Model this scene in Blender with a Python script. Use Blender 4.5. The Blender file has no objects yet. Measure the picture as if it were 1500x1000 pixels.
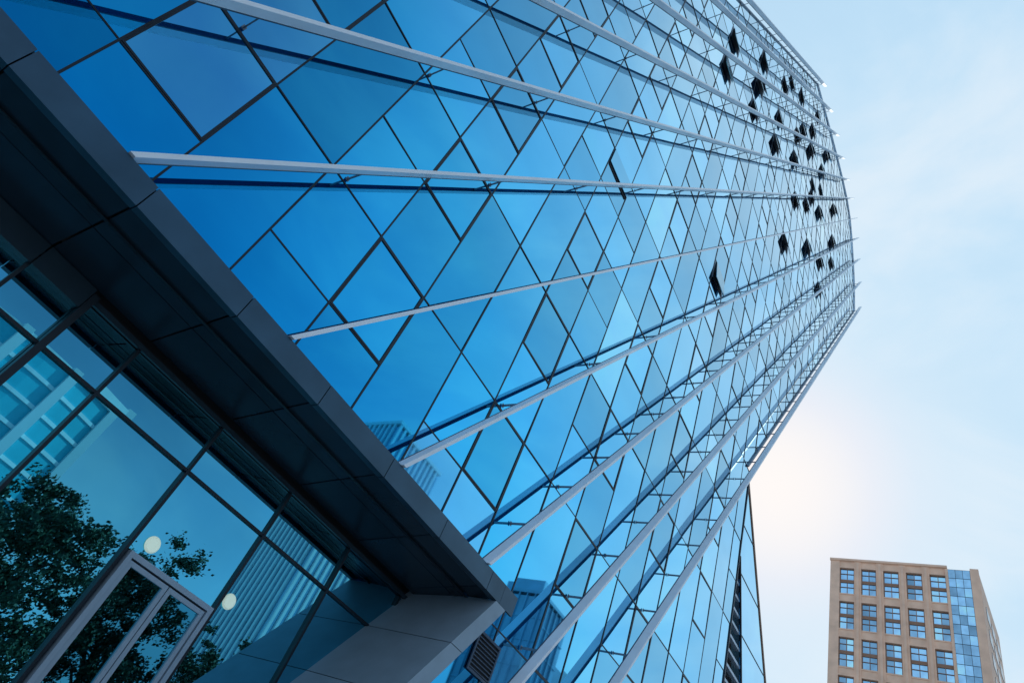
import bpy, math, random
from mathutils import Vector, Matrix, noise
random.seed(7)
EYE=1.6
K=0.665            # lean of the fins (du/dz)
PG=8.7             # glass plane
sc=bpy.context.scene
col=sc.collection

# ------------------------------------------------------------------ materials
def mat(name, base, rough=0.5, metal=0.0, var=0.0, scale=3.0, bump=0.0, spec=0.5, island=0.0, fres=None, emit=0.0):
    m=bpy.data.materials.new(name); m.use_nodes=True
    nt=m.node_tree; b=nt.nodes["Principled BSDF"]
    b.inputs["Roughness"].default_value=rough
    b.inputs["Metallic"].default_value=metal
    b.inputs["Specular IOR Level"].default_value=spec
    tc=nt.nodes.new("ShaderNodeTexCoord")
    n=nt.nodes.new("ShaderNodeTexNoise"); n.inputs["Scale"].default_value=scale; n.inputs["Detail"].default_value=5
    nt.links.new(tc.outputs["Object"], n.inputs["Vector"])
    mr=nt.nodes.new("ShaderNodeMapRange"); mr.inputs["From Min"].default_value=.25; mr.inputs["From Max"].default_value=.75
    mr.inputs["To Min"].default_value=1-var; mr.inputs["To Max"].default_value=1+var
    nt.links.new(n.outputs["Fac"], mr.inputs["Value"])
    val=mr.outputs["Result"]
    if island>0:
        g=nt.nodes.new("ShaderNodeNewGeometry"); oi=nt.nodes.new("ShaderNodeObjectInfo")
        ad=nt.nodes.new("ShaderNodeMath"); ad.operation='ADD'
        nt.links.new(g.outputs["Random Per Island"], ad.inputs[0]); nt.links.new(oi.outputs["Random"], ad.inputs[1])
        fr=nt.nodes.new("ShaderNodeMath"); fr.operation='FRACT'; nt.links.new(ad.outputs[0], fr.inputs[0])
        m2=nt.nodes.new("ShaderNodeMapRange"); m2.inputs["To Min"].default_value=1-island; m2.inputs["To Max"].default_value=1+island*.6
        nt.links.new(fr.outputs[0], m2.inputs["Value"])
        mu=nt.nodes.new("ShaderNodeMath"); mu.operation='MULTIPLY'
        nt.links.new(val, mu.inputs[0]); nt.links.new(m2.outputs["Result"], mu.inputs[1]); val=mu.outputs[0]
    vm=nt.nodes.new("ShaderNodeVectorMath"); vm.operation='SCALE'
    vm.inputs[0].default_value=base; nt.links.new(val, vm.inputs["Scale"])
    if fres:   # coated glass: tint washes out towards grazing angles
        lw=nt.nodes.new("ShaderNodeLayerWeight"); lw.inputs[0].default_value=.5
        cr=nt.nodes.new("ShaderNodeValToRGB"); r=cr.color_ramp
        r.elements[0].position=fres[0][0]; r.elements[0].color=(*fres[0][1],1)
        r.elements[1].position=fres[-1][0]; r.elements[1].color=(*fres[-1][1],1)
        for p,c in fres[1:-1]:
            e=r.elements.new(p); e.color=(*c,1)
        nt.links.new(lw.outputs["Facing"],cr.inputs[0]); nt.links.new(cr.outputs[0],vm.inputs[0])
    nt.links.new(vm.outputs[0], b.inputs["Base Color"])
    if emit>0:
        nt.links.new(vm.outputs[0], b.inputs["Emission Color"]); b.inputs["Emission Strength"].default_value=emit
    if bump>0:
        bp=nt.nodes.new("ShaderNodeBump"); bp.inputs["Strength"].default_value=bump; bp.inputs["Distance"].default_value=.02
        nt.links.new(n.outputs["Fac"], bp.inputs["Height"]); nt.links.new(bp.outputs[0], b.inputs["Normal"])
    return m

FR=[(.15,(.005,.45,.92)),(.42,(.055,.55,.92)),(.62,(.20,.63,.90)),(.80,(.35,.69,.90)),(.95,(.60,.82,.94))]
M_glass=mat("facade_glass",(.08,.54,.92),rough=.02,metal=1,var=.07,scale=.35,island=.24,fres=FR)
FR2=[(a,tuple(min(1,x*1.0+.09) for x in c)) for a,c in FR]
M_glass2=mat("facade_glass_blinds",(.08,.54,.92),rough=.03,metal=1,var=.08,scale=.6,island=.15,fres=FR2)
M_lobby=mat("lobby_glass",(.10,.50,.68),rough=.006,metal=1,var=.10,scale=.5,island=.14)
M_doorg=mat("door_glass",(.045,.26,.37),rough=.010,metal=1,var=.10,scale=.5,island=.14)
M_open=mat("dark_sash_glass",(.03,.07,.11),rough=.10,var=.2,spec=.6)
M_open2=mat("blue_sash_glass",(.10,.36,.50),rough=.08,metal=.8,var=.2)
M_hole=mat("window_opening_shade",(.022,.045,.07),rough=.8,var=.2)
M_mull=mat("dark_mullion",(.012,.022,.035),rough=.4,metal=.3,var=.2)
M_fin=mat("pale_aluminium_fin",(.84,.92,1.0),rough=.34,metal=.05,var=.06,scale=1.5)
M_finb=mat("fin_shade_and_vent_dark",(.05,.09,.15),rough=.5,metal=.2,var=.1)  # shade painted behind the fins, and the vent grille's own dark colour
M_brk=mat("bracket_metal",(.16,.22,.29),rough=.45,metal=.5,var=.2)
M_body=mat("building_core",(.06,.10,.15),rough=.7,var=.2)
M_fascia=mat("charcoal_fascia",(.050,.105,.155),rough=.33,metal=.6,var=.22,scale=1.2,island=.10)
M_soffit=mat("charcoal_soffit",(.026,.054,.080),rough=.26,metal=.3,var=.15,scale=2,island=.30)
M_pier=mat("grey_pier_cladding",(.27,.38,.48),rough=.42,metal=.15,var=.10,scale=2.5,island=.12)
M_kerb=mat("kerb_stone",(.4,.4,.38),rough=.8,var=.1)
M_dark=mat("black_gap",(.006,.009,.013),rough=.8)
M_frame=mat("door_frame_metal",(.38,.50,.62),rough=.35,metal=.4,var=.06)
M_lampglow=mat("mirrored_lamp_glow",(.75,.95,.82),rough=.4,var=.03,emit=.35)  # emission painted on as the glow of a lamp mirrored in the glass
M_beige=mat("beige_stone",(.90,.63,.47),rough=.8,var=.14,scale=.6,bump=.1)
M_brown=mat("brown_frame",(.32,.19,.13),rough=.6,var=.15)
M_win=mat("tower_window_glass",(.33,.64,.92),rough=.04,metal=1,var=.25,scale=.5,island=.45)
M_wind=mat("tower_window_dark",(.03,.05,.08),rough=.15,var=.3)
M_white=mat("white_stripe",(.84,.87,.9),rough=.6,var=.04,scale=.3)
M_bglass=mat("blue_office_glass",(.26,.42,.56),rough=.12,metal=.6,var=.2,scale=.2)
M_bstripe=mat("blue_grey_stripe",(.22,.36,.48),rough=.35,metal=.4,var=.15,scale=.2,island=.25)
M_teal=mat("teal_office_glass",(.06,.55,.68),rough=.25,metal=.0,var=.10,scale=.3)
M_bark=mat("bark",(.07,.055,.045),rough=.9,var=.3,scale=8,bump=.5)
M_leaf=mat("leaf",(.060,.105,.055),rough=.6,var=.25,scale=1,island=.5)
M_ground=mat("ground_concrete",(.29,.31,.33),rough=.95,var=.2,scale=.05)
M_asphalt=mat("asphalt",(.05,.05,.052),rough=.9,var=.2,scale=2,bump=.2)
M_pave=mat("paving",(.31,.33,.35),rough=.8,var=.15,scale=.8)
M_paint=mat("road_paint",(.75,.75,.72),rough=.7,var=.1)

# ------------------------------------------------------------------ helpers
def obj(name, verts, faces, m, parent=None, origin=(0,0,0)):
    """verts in world metres; origin = object's origin in world"""
    o=Vector(origin)
    me=bpy.data.meshes.new(name)
    me.from_pydata([tuple(Vector(v)-o) for v in verts],[],faces); me.update()
    me.materials.append(m)
    ob=bpy.data.objects.new(name,me); col.objects.link(ob)
    base=Vector((0,0,0))
    if parent is not None:
        ob.parent=parent
        p=parent
        while p is not None: base+=p.location; p=p.parent
    ob.location=o-base
    return ob
def empty(name, loc, parent=None):
    e=bpy.data.objects.new(name,None); col.objects.link(e); e.empty_display_size=.5
    e.location=loc
    return e
class G:
    def __init__(s): s.v=[]; s.f=[]
    def box(s,x0,x1,y0,y1,z0,z1):
        n=len(s.v)
        s.v+=[(x0,y0,z0),(x1,y0,z0),(x1,y1,z0),(x0,y1,z0),(x0,y0,z1),(x1,y0,z1),(x1,y1,z1),(x0,y1,z1)]
        s.f+=[tuple(n+i for i in q) for q in ((3,2,1,0),(4,5,6,7),(0,1,5,4),(1,2,6,5),(2,3,7,6),(3,0,4,7))]
        return s
    def prism(s,poly,y0,y1):
        """poly = list of (u,z) (eye relative) extruded in y"""
        n=len(s.v); k=len(poly)
        s.v+=[(u,y0,z+EYE) for u,z in poly]+[(u,y1,z+EYE) for u,z in poly]
        s.f.append(tuple(range(n,n+k))); s.f.append(tuple(range(n+2*k-1,n+k-1,-1)))
        for i in range(k):
            j=(i+1)%k; s.f.append((n+j,n+i,n+k+i,n+k+j))
        return s
    def hexa(s,p):
        n=len(s.v); s.v+=[tuple(q) for q in p]
        s.f+=[tuple(n+i for i in q) for q in ((3,2,1,0),(4,5,6,7),(0,1,5,4),(1,2,6,5),(2,3,7,6),(3,0,4,7))]
        return s
    def ob(s,name,m,parent=None,origin=None):
        if origin is None:
            origin=tuple(sum(v[i] for v in s.v)/len(s.v) for i in range(3))
        return obj(name,s.v,s.f,m,parent,origin)

# camera basis
R=Vector((.4483,-.8270,.3394)).normalized()
Bk=Vector((-.5338,-.5522,-.6405)).normalized()
U=Bk.cross(R).normalized(); R=U.cross(Bk).normalized()
CAMPOS=Vector((0,0,EYE))
def inframe(p):
    d=Vector(p)-CAMPOS
    w=-d.dot(Bk)
    if w<=.1: return False
    x=d.dot(R)/w*953; y=d.dot(U)/w*953
    return abs(x)<770 and abs(y)<520

# ------------------------------------------------------------------ main glass tower
tower=empty("glass_tower",(5,PG+8,0))
tower["label"]="leaning blue glass tower with pale slanting fins and dark canopy"
tower["category"]="building"

FS=[-2.19,-1.83,-1.46,-1.08,-.70,-.352,.031,.411,.80,1.203,1.59]
FT=[9.60,9.78,9.94,10.07,10.17,10.19,10.06,9.75,9.36,8.92,8.30]
FS=[s*8.1 for s in FS]; FT=[t*8.1 for t in FT]
SL,SR=-18.0,13.2
top=[(s,t-1.6) for s,t in zip(FS,FT)]
top[0]=(SL,top[0][1]); top[-1]=(SR,top[-1][1])
TOPH=[]
for (s0,z0),(s1,z1) in zip(top[:-1],top[1:]):
    mm=(z1-z0)/(s1-s0)
    TOPH.append((-mm,1+K*mm,z0-mm*s0))
UR=27.0; ZB=4.62; ZM=20.06
def clip(poly,H):
    for a,b,c in H:
        out=[]
        for i in range(len(poly)):
            p=poly[i]; q=poly[(i+1)%len(poly)]
            dp=a*p[0]+b*p[1]-c; dq=a*q[0]+b*q[1]-c
            if dp<=0: out.append(p)
            if (dp<0 and dq>0) or (dp>0 and dq<0):
                t=dp/(dp-dq); out.append((p[0]+(q[0]-p[0])*t,p[1]+(q[1]-p[1])*t))
        poly=out
        if len(poly)<3: return None
    ar=0
    for i in range(len(poly)):
        p=poly[i]; q=poly[(i+1)%len(poly)]; ar+=p[0]*q[1]-p[1]*q[0]
    if abs(ar)<.01: return None
    return poly
def regions(rect):
    uc=sum(p[0] for p in rect)/len(rect)
    z0=min(p[1] for p in rect); z1=max(p[1] for p in rect)
    res=[]
    if z0<ZB: res.append(clip(rect,[(0,1,ZB),(0,-1,1.6),(-1,K,-7.8),(1,0,UR)]))
    if z1>ZB and z0<ZM:
        res.append(clip(rect,[(0,1,ZM),(0,-1,-(4.92 if uc<11.0 else ZB)),(-1,K,-SL),(1,0,UR)]))
    if z1>ZM: res.append(clip(rect,[(0,-1,-ZM),(-1,K,-SL),(1,-K,SR)]+TOPH))
    return [r for r in res if r]
def rect(u0,u1,z0,z1): return [(u0,z0),(u1,z0),(u1,z1),(u0,z1)]

core=[(7.8-K*1.6+.1,-1.6),(UR-.1,-1.6),(UR-.1,ZM),(SR-.1+K*ZM,ZM)]
for s,z in reversed(top): 
    z-=.3; s=max(SL+.1,min(SR-.1,s)); core.append((s+K*z,z))
core+=[(SL+.1+K*5.1,5.1),(11.25,5.1)]
G().prism(core,PG+.12,PG+22).ob("core",M_body,tower)

C0=.957; CW=1.557; RH=1.93; Z0=8.48
def cx(k): return C0+CW*k
def rz(j): return Z0+RH*j
openl=[(9.55,19.2),(18.9,24.3),(14.1,42),(18.7,49.2),(23.3,56.7),(18.8,42.3),(23.4,50.2),(23.5,46.5),(29.1,59.8),(33.2,62),(33.7,58.6),
(33.8,55.3),(33.5,51.3),(34,48.2),(28.9,40),(39.3,52.4),(38.6,47.7),(13.9,38.5),(18.8,46),(28.5,52),(28.5,56),(28.3,63),
(38,57),(38,62),(38,66),(33,66),(43,62),(43,67),(43,58),(34,70.5),(39,72),(24.5,60.5),(29.5,48)]
opencells=set()
for u,z in openl: opencells.add((int((u-C0)//CW),int((z-Z0)//RH)))
shr=random.Random(21)
SHD={c:shr.uniform(.8,1.5) for c in sorted(opencells)}
panes=[]; small=[]; sash=[]; opers=[]
rnd=random.Random(3)
for k in range(-14,40):
    for b in range(-6,24):
        j=2*b
        oper=(k%3==2)
        split = oper or rnd.random()<.32
        cells=[(j,j+2)] 
        if split or (k,j) in opencells or (k,j+1) in opencells: cells=[(j,j+1),(j+1,j+2)]
        for a,c in cells:
            if c-a==1 and (k,a) in opencells:
                sash.append((k,a))
                SH=SHD[(k,a)]
                panes+=regions(rect(cx(k)+.01,cx(k+1)-.01,rz(a)+.01,rz(c)-SH-.03)); continue
            rs=regions(rect(cx(k)+.01,cx(k+1)-.01,rz(a)+.01,rz(c)-.01))
            if not rs: continue
            panes+= rs
            if oper and a==j+1: opers.append((k,a))
        if len(cells)==2: small.append((k,j+1))
def pane_geo(g,poly):
    uc=sum(p[0] for p in poly)/len(poly); zc=sum(p[1] for p in poly)/len(poly)
    tx=rnd.gauss(0,.004); tz=rnd.gauss(0,.004)
    n=len(g.v)
    g.v+=[(u,PG+max(-.008,min(.008,tx*(u-uc)+tz*(z-zc))),z+EYE) for u,z in poly]
    g.f.append(tuple(range(n,n+len(poly))))
def pc(poly): 
    return Vector((sum(p[0] for p in poly)/len(poly),PG,sum(p[1] for p in poly)/len(poly)+EYE))
def vis(poly):
    c=pc(poly); return inframe(c) and not (c.z-EYE<5.0 and c.x<9)
panes.sort(key=lambda p:((not vis(p)),(pc(p)-CAMPOS).length))
for p in panes[:100]:
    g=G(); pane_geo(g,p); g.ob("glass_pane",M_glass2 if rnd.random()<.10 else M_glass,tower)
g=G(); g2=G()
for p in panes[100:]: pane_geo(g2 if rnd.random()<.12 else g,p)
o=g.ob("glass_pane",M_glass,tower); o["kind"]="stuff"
o=g2.ob("glass_pane",M_glass2,tower); o["kind"]="stuff"

for k in range(-14,41):
    u=cx(k); g=G()
    for r in regions(rect(u-.017,u+.017,-1.6,100)): g.prism(r,PG-.016,PG+.05)
    if g.v: g.ob("mullion",M_mull,tower)
for b in range(-5,22):
    z=rz(2*b); g=G()
    for r in regions(rect(-30,70,z-.014,z+.014)): g.prism(r,PG-.014,PG+.05)
    if g.v: g.ob("transom",M_mull,tower)
g=G()
for k,j in small:
    z=rz(j)
    for r in regions(rect(cx(k)+.02,cx(k+1)-.02,z-.014,z+.014)): g.prism(r,PG-.012,PG+.05)
o=g.ob("transom",M_mull,tower); o["kind"]="stuff"
opers.sort(key=lambda q:(not inframe((cx(q[0])+.8,PG,rz(q[1])+1+EYE)),cx(q[0])**2+rz(q[1])**2))
def oframe(g,k,j):
    u0,u1,z0,z1=cx(k)+.018,cx(k+1)-.018,rz(j)+.016,rz(j+1)-.016; w=.035
    for q in (rect(u0,u0+w,z0,z1),rect(u1-w,u1,z0,z1),rect(u0+w,u1-w,z0,z0+w),rect(u0+w,u1-w,z1-w,z1)):
        for r in regions(q): g.prism(r,PG-.020,PG+.02)
for q in opers[:60]:
    g=G(); oframe(g,*q)
    if g.v: g.ob("window_frame",M_mull,tower)
g=G()
for q in opers[60:]: oframe(g,*q)
o=g.ob("window_frame",M_mull,tower); o["kind"]="stuff"

for k,j in sash:
    SH=SHD[(k,j)]
    u0,u1=cx(k)+.16,cx(k+1)-.16; z1=rz(j+1)-.04; z0=z1-SH
    far=math.hypot(u0,z0)
    h=z1-z0
    if far<25:
        G().box(cx(k)+.02,cx(k+1)-.02,PG+.02,PG+.05,z0+EYE,z1+EYE).ob("window_reveal",M_brk,tower)
        G().box(u0-.1,u1+.1,PG-.02,PG+.019,z0+EYE,z0+.13+EYE).ob("window_opening",M_dark,tower)
        u0-=.13; u1+=.13; z0n=z0+.13
        g=G(); g.hexa([(u0,PG-.06,z0n+EYE),(u1,PG-.06,z0n+EYE),(u1,PG-.03,z0n+EYE),(u0,PG-.03,z0n+EYE),
            (u0,PG-.05,z1+EYE),(u1,PG-.05,z1+EYE),(u1,PG-.02,z1+EYE),(u0,PG-.02,z1+EYE)])
        g.ob("open_window",M_glass,tower)
        continue
    for a,b in ((cx(k)+.02,u0-.02),(u1+.02,cx(k+1)-.02)):
        G().box(a,b,PG-.01,PG+.04,z0+EYE,z1+EYE).ob("window_frame",M_brk,tower)
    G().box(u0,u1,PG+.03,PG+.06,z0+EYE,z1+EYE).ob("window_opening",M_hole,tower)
    ang=math.radians(rnd.uniform(6,17)) if far>35 else math.radians(7)
    yb=PG-.03-math.sin(ang)*h; zb=z1-math.cos(ang)*h
    g=G(); t=.025
    yt=PG-.04
    g.hexa([(u0,yb-t,zb+EYE),(u1,yb-t,zb+EYE),(u1,yb,zb+EYE-.02),(u0,yb,zb+EYE-.02),
            (u0,yt-t,z1+EYE),(u1,yt-t,z1+EYE),(u1,yt,z1+EYE-.02),(u0,yt,z1+EYE-.02)])
    g.ob("open_window",M_open if rnd.random()<.4 else M_open2,tower)

def blade(g,s,z0,z1,th,y0,y1):
    u0=s+K*z0; u1=s+K*z1; h=th/2/math.cos(math.atan(K))
    g.prism([(u0-h,z0),(u0+h,z0),(u1+h,z1),(u1-h,z1)],y0,y1)
brks=[]
for s,t in zip(FS,FT):
    zs=5.08 if s<7.5 else -1.6
    g=G(); blade(g,s,zs,t,.07,7.95,8.21)
    f=g.ob("fin",M_fin,tower)
    g=G(); blade(g,s,zs,t-.2,.08,8.211,8.245)
    g.ob("fin_back_shade",M_finb,f)  # dark strip paints the fin's shaded back, so its mirror image reads dark
    j=-6
    while rz(j)<t-1:
        z=rz(j)+.1
        if z>zs+.3 and (s>6 or j%2==0 or z>50):
            brks.append((s+K*z,z))
        j+=1
brks.sort(key=lambda q:(not inframe((q[0],8.4,q[1]+EYE)),q[0]**2+q[1]**2))
def brk(g,u,z):
    g.box(u-.013,u+.013,8.246,PG-.02,z-.025+EYE,z+.025+EYE)
    g.box(u-.035,u+.035,PG-.036,PG-.022,z-.045+EYE,z+.045+EYE)
for u,z in brks[:100]:
    g=G(); brk(g,u,z); g.ob("bracket",M_brk,tower)
g=G()
for u,z in brks[100:]: brk(g,u,z)
o=g.ob("bracket",M_brk,tower); o["kind"]="stuff"
g=G()
for (s0,z0),(s1,z1) in zip(top[:-1],top[1:]):
    g.prism([(s0+K*z0,z0+.01),(s1+K*z1,z1+.01),(s1+K*z1+.1,z1+.28),(s0+K*z0+.1,z0+.28)],PG-.12,PG+.6)
g.ob("roof_trim",M_fin,tower)
g=G()
g.prism([(SL+K*5,5),(SL+.12+K*5,5),(SL+.12+K*top[0][1],top[0][1]),(SL+K*top[0][1],top[0][1])],PG-.08,PG+.6)
g.prism([(SR-.12+K*ZM,ZM),(SR+K*ZM,ZM),(SR+K*top[-1][1],top[-1][1]),(SR-.12+K*top[-1][1],top[-1][1])],PG-.08,PG+.6)
g.ob("edge_trim",M_brk,tower)
G().box(UR,UR+.07,PG-.04,PG+.3,0,ZM+EYE).ob("corner_post",M_mull,tower)
# splayed lower bay: glass band, slim edge strut and a dark louvred wedge
def st(z,off): return 26.75+ (19.8-z)*.86+off
G().prism([(st(19.8,0),19.8),(st(19.8,.16),19.8),(st(-1.6,.16),-1.6),(st(-1.6,0),-1.6)],8.68,9.0).ob("strut",M_brown,tower)
def inner(z): return 27.12+(15.6-z)*.47
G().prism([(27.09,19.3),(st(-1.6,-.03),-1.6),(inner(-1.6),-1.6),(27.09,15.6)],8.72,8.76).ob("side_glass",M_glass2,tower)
g=G()
for z in (17.2,15.0,12.7,10.4,8.1,5.8,3.5,1.2):
    a=inner(z) if z<15.6 else 27.1
    g.prism([(a,z),(st(z,-.02),z),(st(z,-.02),z+.03),(a,z+.03)],8.70,8.719)
g.prism([(inner(15.6),15.6),(inner(15.6)+.07,15.6),(inner(-1.6)+.07,-1.6),(inner(-1.6),-1.6)],8.66,8.719)
g.ob("side_glass_frame",M_mull,tower)
G().prism([(27.09,15.6),(inner(-1.6),-1.6),(27.09,-1.6)],9.1,9.3).ob("side_opening",M_dark,tower)
G().prism([(27.09,19.2),(st(-1.6,.1),-1.6),(27.09,-1.6)],9.31,13).ob("side_core",M_body,tower)
g=G()
z=-1.2
while z<14.4:
    u1=inner(z)-.05
    g.box(27.10,u1,8.74,8.92,z+EYE,z+EYE+.11); z+=.6
g.ob("louvre_blade",M_frame,tower)

# ------------------------------------------------------------------ canopy
FB=4.67
grid=[1.0+1.82*i for i in range(-9,6)]+[10.66]
g=G()
for a,b in zip(grid[:-1],grid[1:]):
    g.box(a+.008,b-.008,8.0,8.05,FB+EYE,5.07+EYE)
    g.box(a+.008,b-.008,8.051,8.15,FB+EYE,4.76+EYE)
g.box(10.66,11.2,8.0,8.05,FB+EYE,5.07+EYE)
g.box(grid[0],11.2,8.06,PG-.03,5.02+EYE,5.06+EYE)
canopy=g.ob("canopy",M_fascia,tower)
def sof(y): return 4.735-(y-8.16)*(.275/1.97)
g=G()
ys=[8.165,9.05,10.02]
for a,b in zip(grid[:-1],grid[1:]):
    for y0,y1 in zip(ys[:-1],ys[1:]):
        e=.015
        z0,z1=sof(y0)+EYE,sof(y1)+EYE
        g.hexa([(a+e,y0+e,z0),(b-e,y0+e,z0),(b-e,y1-e,z1),(a+e,y1-e,z1),(a+e,y0+e,z0+.04),(b-e,y0+e,z0+.04),(b-e,y1-e,z1+.04),(a+e,y1-e,z1+.04)])
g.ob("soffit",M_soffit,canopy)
G().box(grid[0],10.7,8.2,10.5,4.80+EYE,5.0+EYE).ob("soffit_backing",M_dark,canopy)
g=G()
for a,b in zip(grid[:-1],grid[1:]):
    b2=min(b,1.80)
    if a<1.8: g.box(a+.01,b2-.01,9.98,PG+1.5,4.10+EYE,4.46+EYE)
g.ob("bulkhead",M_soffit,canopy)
g=G()
def pier(z0,z1):
    def ring(z):
        d=K*(z-5.07)
        return [(10.80+d,8.001,z+EYE),(11.2+d,8.001,z+EYE),(11.2+d,10.3,z+EYE),(10.74+d,10.3,z+EYE)]
    g.hexa(ring(z0)+ring(z1))
zz=4.665
while zz>-1.6:
    z2=max(-1.6,zz-1.25); pier(z2+.014,zz); zz=z2
p_=g.ob("pier",M_pier,tower)
g=G()
def ring(z):
    d=K*(z-5.07); return [(10.815+d,8.02,z+EYE),(11.18+d,8.02,z+EYE),(11.18+d,10.28,z+EYE),(10.76+d,10.28,z+EYE)]
g.hexa(ring(-1.6)+ring(4.65)); g.ob("pier_core",M_dark,tower)
g=G()
vu,vz=11.25,3.55
for a in ((vu,vu+.9,vz,vz+.05),(vu,vu+.9,vz+.75,vz+.8),(vu,vu+.05,vz+.05,vz+.75),(vu+.85,vu+.9,vz+.05,vz+.75)):
    g.box(a[0],a[1],PG-.05,PG-.018,a[2]+EYE,a[3]+EYE)
for i in range(9): g.box(vu+.05,vu+.85,PG-.045,PG-.028,vz+.07+i*.075+EYE,vz+.09+i*.075+EYE)
v_=g.ob("vent_grille",M_finb,tower)
G().box(vu+.05,vu+.85,PG-.022,PG-.019,vz+.05+EYE,vz+.75+EYE).ob("vent_backing",M_dark,tower)

# ------------------------------------------------------------------ lobby wall
PW=10.13
mul=[1.0+1.82*i for i in range(-9,6)]
DH=1.98
for i,(a,b) in enumerate(zip(mul[:-1]+[mul[-1]],mul[1:]+[12.2])):
    a_,b_=a+.025,b-.025
    door = abs(a-4.64)<.1
    rows=[(DH+.12,3.40),(3.45,4.28)] if door else [(-1.58,3.40),(3.45,4.28)]
    for z0,z1 in rows:
        tx=rnd.gauss(0,.004); tz=rnd.gauss(0,.003)
        v=[(x,PW+tx*(x-a)+tz*(z-z0),z+EYE) for x,z in rect(a_,b_,z0,z1)]
        obj("lobby_pane",v,[(0,1,2,3)],M_lobby,tower,v[0])
    G().box(a-.025,a+.025,PW-.06,PW+.05,0,4.28+EYE).ob("lobby_mullion",M_mull,tower)
G().box(1.80,1.90,PW-.16,PW-.02,0,4.4+EYE).ob("lobby_post",M_mull,tower)
G().box(mul[0],12.2,PW-.05,PW+.05,3.402+EYE,3.448+EYE).ob("lobby_transom",M_mull,tower)
G().box(mul[0],11,PW-.09,PW-.02,4.29+EYE,4.37+EYE).ob("ceiling_louvre",M_soffit,tower)
G().box(mul[0],12.5,PW+.06,PW+.3,0,4.7+EYE).ob("lobby_backing",M_dark,tower)
G().box(mul[0]-.3,mul[0],8.02,10.3,0,5.0+EYE).ob("end_wall",M_pier,tower)
da,db=4.70,6.40
g=G()
fw=.075
for x0,x1,z0,z1 in ((da,da+fw,-1.6,DH+.1),(db-fw,db,-1.6,DH+.1)):
    g.box(x0,x1,PW-.12,PW+.03,z0+EYE,z1+EYE)
g.box(da+fw,db-fw,PW-.118,PW+.03,DH+.02+EYE,DH+.1+EYE)
door=g.ob("door",M_frame,tower)
mid=(da+db)/2
for x0,x1 in ((da+fw+.015,mid-.008),(mid+.008,db-fw-.015)):
    g=G()
    y0,y1=PW-.09,PW-.03; z0,z1=-1.58,DH-.005; w=.07
    g.box(x0,x0+w,y0,y1,z0+EYE,z1+EYE); g.box(x1-w,x1,y0,y1,z0+EYE,z1+EYE)
    g.box(x0+w,x1-w,y0+.002,y1,z1-w+EYE,z1+EYE); g.box(x0+w,x1-w,y0+.002,y1,z0+EYE,z0+.25+EYE)
    g.ob("door_leaf",M_frame,door)
    v=[(x,PW-.055,z+EYE) for x,z in rect(x0+w,x1-w,z0+.25,z1-w)]
    obj("door_glass",v,[(0,1,2,3)],M_doorg,door,v[0])
    hx = x1-.05 if x0<mid-.2 else x0+.05
    g=G(); g.box(hx-.015,hx+.015,y0-.07,y0-.045,-.9+EYE,.1+EYE)
    g.box(hx-.012,hx+.012,y0-.045,y0,-.8+EYE,-.77+EYE); g.box(hx-.012,hx+.012,y0-.045,y0,0+EYE,.03+EYE)
    g.ob("handle",M_fin,door)
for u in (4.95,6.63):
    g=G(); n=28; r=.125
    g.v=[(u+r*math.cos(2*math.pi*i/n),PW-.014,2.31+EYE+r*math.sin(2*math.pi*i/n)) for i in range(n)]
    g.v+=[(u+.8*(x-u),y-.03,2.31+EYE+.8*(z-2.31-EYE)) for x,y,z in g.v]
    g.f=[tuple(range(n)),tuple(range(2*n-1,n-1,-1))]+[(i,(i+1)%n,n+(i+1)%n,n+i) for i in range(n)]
    g.ob("mirrored_lamp_disc",M_lampglow,tower)  # pale disc on the pane, glow added to stand for a mirrored lamp

# ------------------------------------------------------------------ beige tower
bt=empty("beige_tower",(129.5,12,0))
bt["label"]="beige stone office tower with window bays and blue glass strip"; bt["category"]="building"
X0=129.0; YL=23.7; YR=-.4; ZT=75.0; D=24
g=G()
g.box(X0+.7,X0+D,YR+.02,YL-.02,0,ZT-1.2+EYE)
pit=3.86; ww=2.55
rowp=6.9; NR=11
ycs=[YL-1.0-pit*.5-pit*i*0.965 for i in range(5)]
edges=[YL]
for yc in ycs: edges+=[yc+ww/2,yc-ww/2]
edges.append(4.3)
for i in range(0,len(edges),2):
    a,b=edges[i+1],edges[i]
    g.box(X0,X0+.7,a,b,0,ZT+EYE-.02)
    if b-a<1.6:
        g.box(X0-.22,X0-.001,(a+b)/2-.22,(a+b)/2+.22,0,ZT+EYE-.5)
for yc in ycs:
    for r in range(NR+1):
        zt=ZT-1.7-rowp*r+ (rowp-5.3)
        if r==0: zt=ZT-.05
        zb=ZT-1.7-rowp*r
        if zb<-1: break
        g.box(X0+.16,X0+.69,yc-ww/2,yc+ww/2,zb+EYE,zt+EYE)
        g.box(X0+.02,X0+.159,yc-ww/2,yc+ww/2,zb+EYE,zb+.25+EYE)
        if r>0: g.box(X0+.04,X0+.158,yc-ww/2,yc+ww/2,zt-.22+EYE,zt+EYE)
g.box(X0+.03,X0+.7,YR,YR+1.3,0,ZT+EYE)
g.box(X0+.02,X0+D,YR-.02,YR,0,ZT-.3+EYE)
g.box(X0-.25,X0+.6,4.3,YL+.1,ZT-.25+EYE,ZT+.15+EYE)
g.ob("wall",M_beige,bt)
def window_mesh():
    g=G(); h=5.28; w=ww/2-.02
    g.box(0,.25,-w,-w+.13,0,h); g.box(0,.25,w-.13,w,0,h)
    g.box(.01,.25,-w+.13,w-.13,h-.13,h); g.box(.01,.25,-w+.13,w-.13,0,.13)
    g.box(.02,.25,-.05,.05,.13,h-.13)
    g.box(.03,.24,-w+.13,w-.13,2.35,2.95)
    g.box(.05,.24,-w+.13,w-.13,4.1,4.18)
    g.box(.05,.24,-w+.13,w-.13,1.35,1.43)
    return g
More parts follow.
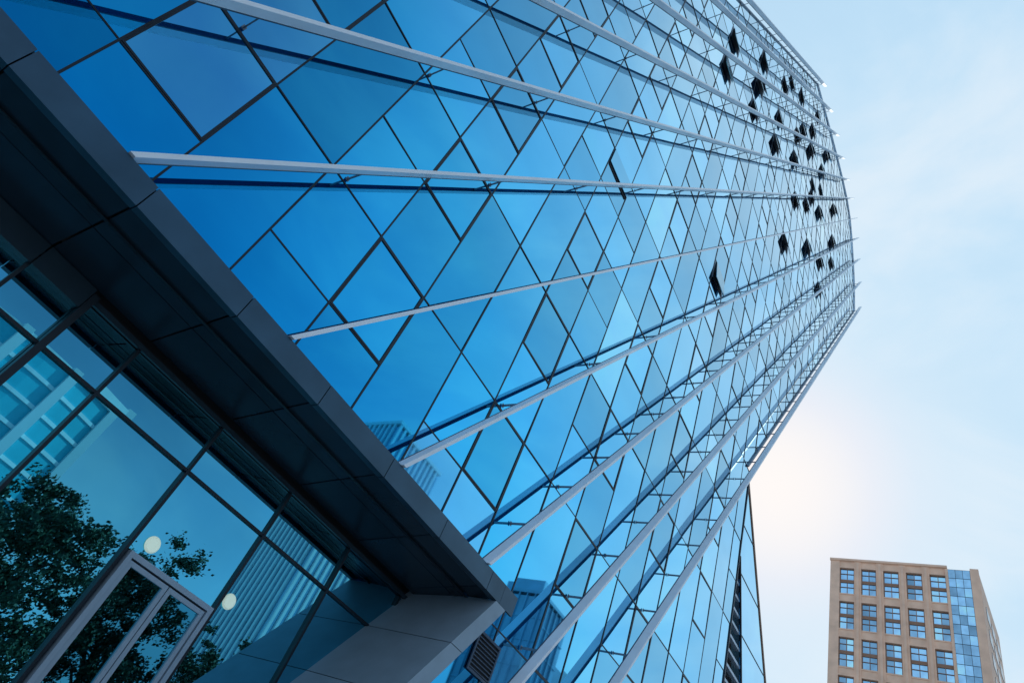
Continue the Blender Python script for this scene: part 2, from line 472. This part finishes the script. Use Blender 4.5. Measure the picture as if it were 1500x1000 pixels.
wm=window_mesh()
wfirst=None; gls=[]
w=ww/2-.15
for yc in ycs:
    for r in range(NR):
        z=ZT-1.7-rowp*r-5.29+EYE
        if z<1: continue
        loc=Vector((X0+.32,yc,z))
        if wfirst is None:
            fr=obj("window",[tuple(Vector(v)+loc) for v in wm.v],wm.f,M_brown,bt,loc); wfirst=fr
            for a,b in ((-w,-.06),(.06,w)):
                v=[(.2,a,.14),(.2,b,.14),(.2,b,5.14),(.2,a,5.14)]
                gls.append(obj("window_glass",[tuple(Vector(q)+loc) for q in v],[(3,2,1,0)],M_win,fr,loc))
        else:
            fr=wfirst.copy(); col.objects.link(fr); fr.parent=bt; fr.location=loc-bt.location
            for q in gls:
                gl=q.copy(); col.objects.link(gl); gl.parent=fr
gs=G()
nrow=int((ZT-.2)/1.72)
for i in range(nrow):
    z1=ZT-.3-i*1.72; z0=z1-1.62
    for j in range(3):
        y0=.95+j*1.115; n=len(gs.v)
        gs.v+=[(X0+.35,y0,z0+EYE),(X0+.35,y0,z1+EYE),(X0+.35,y0+1.05,z1+EYE),(X0+.35,y0+1.05,z0+EYE)]
        gs.f.append((n,n+1,n+2,n+3))
gs.ob("glass_strip",M_win,bt)
G().box(X0+.42,X0+.69,.9,4.3,0,ZT-.2+EYE).ob("strip_backing",M_wind,bt)
# stone side wall, slightly splayed, with recessed dark window slots
g=G()
g.hexa([(X0+.71,YR-.03,0),(X0+D,-2.4,0),(X0+D,YR-.021,0),(X0+.71,YR-.021,0),
        (X0+.71,YR-.03,ZT-.6+EYE),(X0+D,-2.4,ZT-.6+EYE),(X0+D,YR-.021,ZT-.6+EYE),(X0+.71,YR-.021,ZT-.6+EYE)])
g.ob("side_wall",M_beige,bt)
g=G()
def yw(x): return YR-.03-(x-X0-.71)/(D-.71)*(2.37-.4+.4)*.835-.02
for i in range(16):
    z=ZT-5-i*4.1
    for a in (5,11,17):
        x0,x1=X0+a,X0+a+4
        g.hexa([(x0,yw(x0)-.05,z),(x1,yw(x1)-.05,z),(x1,yw(x1)+.3,z),(x0,yw(x0)+.3,z),(x0,yw(x0)-.05,z+2.2),(x1,yw(x1)-.05,z+2.2),(x1,yw(x1)+.3,z+2.2),(x0,yw(x0)+.3,z+2.2)])
g.ob("side_windows",M_wind,bt)

# ------------------------------------------------------------------ buildings seen mirrored in the glass
def striped(name,label,x0,x1,y0,y1,h,mg,ms,step,w,hband=0,mb=None,bt_=.3):
    e=empty(name,((x0+x1)/2,(y0+y1)/2,0)); e["label"]=label; e["category"]="building"
    G().box(x0,x1,y0,y1,0,h).ob("glass_body",mg,e)
    g=G()
    x=x0
    while x<x1: g.box(x,x+w,y1+.001,y1+.5,0,h+.8); x+=step
    y=y0
    while y<y1: g.box(x0-.5,x0-.001,y,y+w,0,h+.8); y+=step
    g.ob("facade_stripes",ms,e)
    if hband:
        g=G(); z=3
        while z<h: g.box(x0-.2,x1+.1,y0-.1,y1+.25,z,z+bt_); z+=hband
        g.ob("floor_bands",mb or M_brk,e)
    G().box(x0-.6,x1+.3,y0,y1+.6,h+.8,h+1.8).ob("parapet",ms,e)
striped("striped_tower","tall office tower with close white vertical stripes",98,124,-135,-111,90,M_bglass,M_white,2.0,.75)
striped("blue_glass_tower","dark blue glass office tower with stepped roof",172,190,-118,-94,80,M_bstripe,M_bstripe,3.0,.3,7,M_bstripe)
# stepped shoulder of that tower
e=bpy.data.objects["blue_glass_tower"]
G().box(190.7,202,-116,-95,0,68).ob("shoulder",M_bstripe,e)
G().box(175,184,-112,-100,82,87).ob("plant_room",M_bstripe,e)
# teal block with a gently curved front
e=empty("teal_office_block",(20,-100,0)); e["label"]="teal glass office block with curved white floor bands"; e["category"]="building"
def arc(off,n=14):
    return [(4+32*i/n, -92+3.2*math.sin(math.pi*i/n)+off) for i in range(n+1)]
def slab(g,off,z0,z1):
    P=arc(off); P=[(P[0][0]-off,P[0][1])]+P[1:-1]+[(P[-1][0]+off,P[-1][1])]
    poly=[(P[0][0],-112)]+P+[(P[-1][0],-112)]
    n=len(g.v); k=len(poly)
    g.v+=[(x,y,z0) for x,y in poly]+[(x,y,z1) for x,y in poly]
    g.f.append(tuple(range(n,n+k))); g.f.append(tuple(range(n+2*k-1,n+k-1,-1)))
    for i in range(k):
        j=(i+1)%k; g.f.append((n+j,n+i,n+k+i,n+k+j))
g=G(); slab(g,0,0,39); g.ob("glass_body",M_teal,e)
g=G(); z=3
while z<39: slab(g,.3,z,z+.55); z+=3.6
slab(g,.6,39.01,40.6); g.ob("floor_bands",M_white,e)
g=G()
for i,(x,y) in enumerate(arc(0)):
    if i%4==2: g.box(x-.7,x+.7,y-.5,y+.9,0,41)
g.ob("facade_stripes",M_white,e)

# ------------------------------------------------------------------ trees
def tube(g,p0,p1,r0,r1,n=7):
    p0=Vector(p0); p1=Vector(p1); d=(p1-p0).normalized()
    a=d.orthogonal().normalized(); b=d.cross(a); k=len(g.v)
    for p,r in ((p0,r0),(p1,r1)):
        for i in range(n):
            t=2*math.pi*i/n; g.v.append(tuple(p+a*math.cos(t)*r+b*math.sin(t)*r))
    for i in range(n): g.f.append((k+i,k+(i+1)%n,k+n+(i+1)%n,k+n+i))
def tree(x,y,h,r,seed,label,nc=150,nl=100,low=.25):
    rr=random.Random(seed)
    e=empty("tree",(x,y,0)); e["label"]=label; e["category"]="tree"; e["group"]="street trees facing the entrance"
    g=G(); tz=h*.3
    tube(g,(x,y,0),(x+.1,y,tz),.2,.14)
    cz=h*(1+low)/2; hz=h*(1-low)/2*.92
    for i in range(13):
        a=rr.uniform(0,6.28); el=rr.uniform(.2,1.3); L=r*rr.uniform(.6,.9)
        m=Vector((x+.1,y,tz+rr.uniform(-.2,1.2)))
        q=m+Vector((math.cos(a)*math.cos(el),math.sin(a)*math.cos(el),math.sin(el)*1.25))*L
        mm=(m+q)/2+Vector((rr.uniform(-.2,.2),rr.uniform(-.2,.2),.2))
        tube(g,m,mm,.08,.05); tube(g,mm,q,.05,.015)
    g.ob("trunk",M_bark,e,(x,y,0))
    g=G()
    for i in range(nc):
        while True:
            v=Vector((rr.uniform(-1.2,1.2),rr.uniform(-1.2,1.2),rr.uniform(-1.1,1.1)))
            lim=.84+.8*noise.noise(v.normalized()*2.1+Vector((seed*3.1,0,0)))
            if .1<v.length<lim: break
        c=Vector((x+v.x*r,y+v.y*r,cz+v.z*hz)); cr=rr.uniform(.3,.7)
        elong=Vector((rr.uniform(.7,1.5),rr.uniform(.7,1.5),rr.uniform(.5,1.0)))
        for j in range(nl):
            o=Vector((rr.gauss(0,.42)*elong.x,rr.gauss(0,.42)*elong.y,rr.gauss(0,.42)*elong.z))*cr+c
            s=rr.uniform(.05,.11); nrm=Vector((rr.uniform(-1,1),rr.uniform(-1,1),rr.uniform(-.4,1))).normalized()
            a=nrm.orthogonal().normalized()*s; b=nrm.cross(a)*.7; n=len(g.v)
            g.v+=[tuple(o-a),tuple(o-b),tuple(o+a*1.3),tuple(o+b)]; g.f.append((n,n+1,n+2,n+3))
    g.ob("crown",M_leaf,e,(x,y,cz))
tree(11.6,-13,9.5,4.3,1,"broad leafy green tree standing on the pavement",300,110,.05)
tree(18.0,-14.5,10.2,2.6,2,"slim leafy green tree standing on the pavement",170,110,.15)
tree(4.6,-15.5,8.8,4.4,3,"rounded leafy green tree beside the road",260,100,.08)
tree(23.6,-13.5,7.9,3.3,4,"rounded leafy green tree beside the road",200,100,.10)
tree(33,-13.5,7.6,2.8,5,"rounded leafy green tree beside the road")

# ------------------------------------------------------------------ ground
def sheet(name,x0,x1,y0,y1,z,m):
    o=obj(name,[(x0,y0,z),(x1,y0,z),(x1,y1,z),(x0,y1,z)],[(0,1,2,3)],m); o["kind"]="structure"; return o
sheet("ground",-2500,2500,-2500,2500,-.15,M_ground)
sheet("road",-400,600,-38,-18,-.14,M_asphalt)
g=G(); g.box(-60,110,-17.7,60,-.14,0.0-.004); o=g.ob("pavement",M_pave); o["kind"]="structure"
g=G(); g.box(-60,110,-18,-17.7,-.145,.0); o=g.ob("kerb",M_kerb); o["kind"]="structure"
g=G()
for i in range(-20,40): 
    n=len(g.v); g.v+=[(i*9,-28.1,-.135),(i*9+4,-28.1,-.135),(i*9+4,-27.9,-.135),(i*9,-27.9,-.135)]; g.f.append((n,n+1,n+2,n+3))
o=g.ob("road_marking",M_paint); o["kind"]="structure"

# ------------------------------------------------------------------ world, sun
w=bpy.data.worlds.new("World"); sc.world=w; w.use_nodes=True
nt=w.node_tree; bg=nt.nodes["Background"]
SEL=math.radians(34.6); SAZ=math.atan2(829.7,234.1)
sd=Vector((math.sin(SAZ)*math.cos(SEL),math.cos(SAZ)*math.cos(SEL),math.sin(SEL)))
sky=nt.nodes.new("ShaderNodeTexSky"); sky.sky_type='NISHITA'; sky.sun_disc=False
sky.sun_elevation=SEL; sky.sun_rotation=SAZ; sky.air_density=1.0; sky.dust_density=.3; sky.ozone_density=2.5
tc=nt.nodes.new("ShaderNodeTexCoord")
dot=nt.nodes.new("ShaderNodeVectorMath"); dot.operation='DOT_PRODUCT'
nt.links.new(tc.outputs["Generated"],dot.inputs[0]); dot.inputs[1].default_value=sd
mp=nt.nodes.new("ShaderNodeMapping"); mp.inputs["Scale"].default_value=(1.2,1.2,2.6); mp.inputs["Rotation"].default_value=(.3,.5,.2)
nt.links.new(tc.outputs["Generated"],mp.inputs[0])
ns=nt.nodes.new("ShaderNodeTexNoise"); ns.inputs["Scale"].default_value=2.2; ns.inputs["Detail"].default_value=8; ns.inputs["Roughness"].default_value=.55; ns.inputs["Distortion"].default_value=.5
nt.links.new(mp.outputs[0],ns.inputs["Vector"])
nm=nt.nodes.new("ShaderNodeMapRange"); nm.inputs["From Min"].default_value=.35; nm.inputs["From Max"].default_value=.7; nm.inputs["To Min"].default_value=-.03; nm.inputs["To Max"].default_value=.05
nt.links.new(ns.outputs["Fac"],nm.inputs["Value"])
mr=nt.nodes.new("ShaderNodeMapRange"); mr.inputs["From Min"].default_value=-1; mr.inputs["From Max"].default_value=1
nt.links.new(dot.outputs["Value"],mr.inputs["Value"])
hr=nt.nodes.new("ShaderNodeValToRGB"); r=hr.color_ramp
r.elements[0].position=0; r.elements[0].color=(.9,)*3+(1,)
r.elements[1].position=1; r.elements[1].color=(1,)*3+(1,)
for p,c in ((.38,.7),(.50,.16),(.62,.24),(.78,.75),(.88,1.0)):
    e=r.elements.new(p); e.color=(c,c,c,1)
nt.links.new(mr.outputs[0],hr.inputs[0])
sx=nt.nodes.new("ShaderNodeSeparateXYZ"); nt.links.new(tc.outputs["Generated"],sx.inputs[0])
hh=nt.nodes.new("ShaderNodeMapRange"); hh.interpolation_type='SMOOTHSTEP'; hh.inputs["From Min"].default_value=0; hh.inputs["From Max"].default_value=.5; hh.inputs["To Min"].default_value=.9; hh.inputs["To Max"].default_value=0
nt.links.new(sx.outputs["Z"],hh.inputs["Value"])
mxx=nt.nodes.new("ShaderNodeMath"); mxx.operation='MAXIMUM'
nt.links.new(hh.outputs[0],mxx.inputs[0]); nt.links.new(hr.outputs[0],mxx.inputs[1])
ad=nt.nodes.new("ShaderNodeMath"); ad.operation='ADD'; ad.use_clamp=True
nt.links.new(mxx.outputs[0],ad.inputs[0]); nt.links.new(nm.outputs[0],ad.inputs[1])
hc=nt.nodes.new("ShaderNodeValToRGB"); cr=hc.color_ramp; cr.interpolation='B_SPLINE'
nt.links.new(mr.outputs[0],hc.inputs[0])
cr.elements[0].position=0; cr.elements[0].color=(.92,.95,1.0,1)
cr.elements[1].position=1; cr.elements[1].color=(1.15,.96,.93,1)
for p,c in ((.40,(.55,.74,.95,1)),(.6,(.34,.60,.88,1)),(.78,(.45,.69,.92,1)),(.88,(.50,.73,.93,1)),(.94,(.54,.765,.95,1)),(.975,(.58,.79,.96,1)),(.989,(.64,.82,.96,1)),(.9955,(.78,.85,.95,1)),(.9982,(1.0,.92,.93,1))):
    e=cr.elements.new(p); e.color=c
cm=nt.nodes.new("ShaderNodeMapRange"); cm.interpolation_type='SMOOTHSTEP'; cm.inputs["From Min"].default_value=.40; cm.inputs["From Max"].default_value=.72; cm.inputs["To Min"].default_value=.0; cm.inputs["To Max"].default_value=.72
nt.links.new(ns.outputs["Fac"],cm.inputs["Value"])
cmx=nt.nodes.new("ShaderNodeMix"); cmx.data_type='RGBA'; cmx.inputs[7].default_value=(.80,.89,.97,1)
cmk=nt.nodes.new("ShaderNodeMath"); cmk.operation='MULTIPLY'
sg=nt.nodes.new("ShaderNodeMapRange"); sg.inputs["From Min"].default_value=.985; sg.inputs["From Max"].default_value=.998; sg.inputs["To Min"].default_value=1; sg.inputs["To Max"].default_value=0
nt.links.new(mr.outputs[0],sg.inputs["Value"]); nt.links.new(cm.outputs[0],cmk.inputs[0]); nt.links.new(sg.outputs[0],cmk.inputs[1])
nt.links.new(cmk.outputs[0],cmx.inputs[0]); nt.links.new(hc.outputs[0],cmx.inputs[6])
sv=nt.nodes.new("ShaderNodeVectorMath"); sv.operation='SCALE'; sv.inputs["Scale"].default_value=10
nt.links.new(cmx.outputs[2],sv.inputs[0])
mx=nt.nodes.new("ShaderNodeMix"); mx.data_type='RGBA'
nt.links.new(ad.outputs[0],mx.inputs[0]); nt.links.new(sky.outputs[0],mx.inputs[6]); nt.links.new(sv.outputs[0],mx.inputs[7])
nt.links.new(mx.outputs[2],bg.inputs[0]); bg.inputs[1].default_value=.10
l=bpy.data.lights.new("sun",'SUN'); l.energy=3.0; l.angle=math.radians(.5); l.color=(1,.95,.88)
lo=bpy.data.objects.new("sun",l); col.objects.link(lo); lo.rotation_euler=sd.to_track_quat('Z','Y').to_euler(); lo.location=(0,0,150)

# ------------------------------------------------------------------ camera
cd=bpy.data.cameras.new("camera"); cd.sensor_width=36; cd.lens=36*953/1500; cd.clip_end=6000; cd.clip_start=.05
co=bpy.data.objects.new("camera",cd); col.objects.link(co)
mw=Matrix((R,U,Bk)).transposed().to_4x4(); mw.translation=CAMPOS
co.matrix_world=mw
sc.camera=co
sc.view_settings.view_transform='Standard'; sc.view_settings.look='None'; sc.view_settings.exposure=0
print("counts",len(panes),len(sash),len(brks))
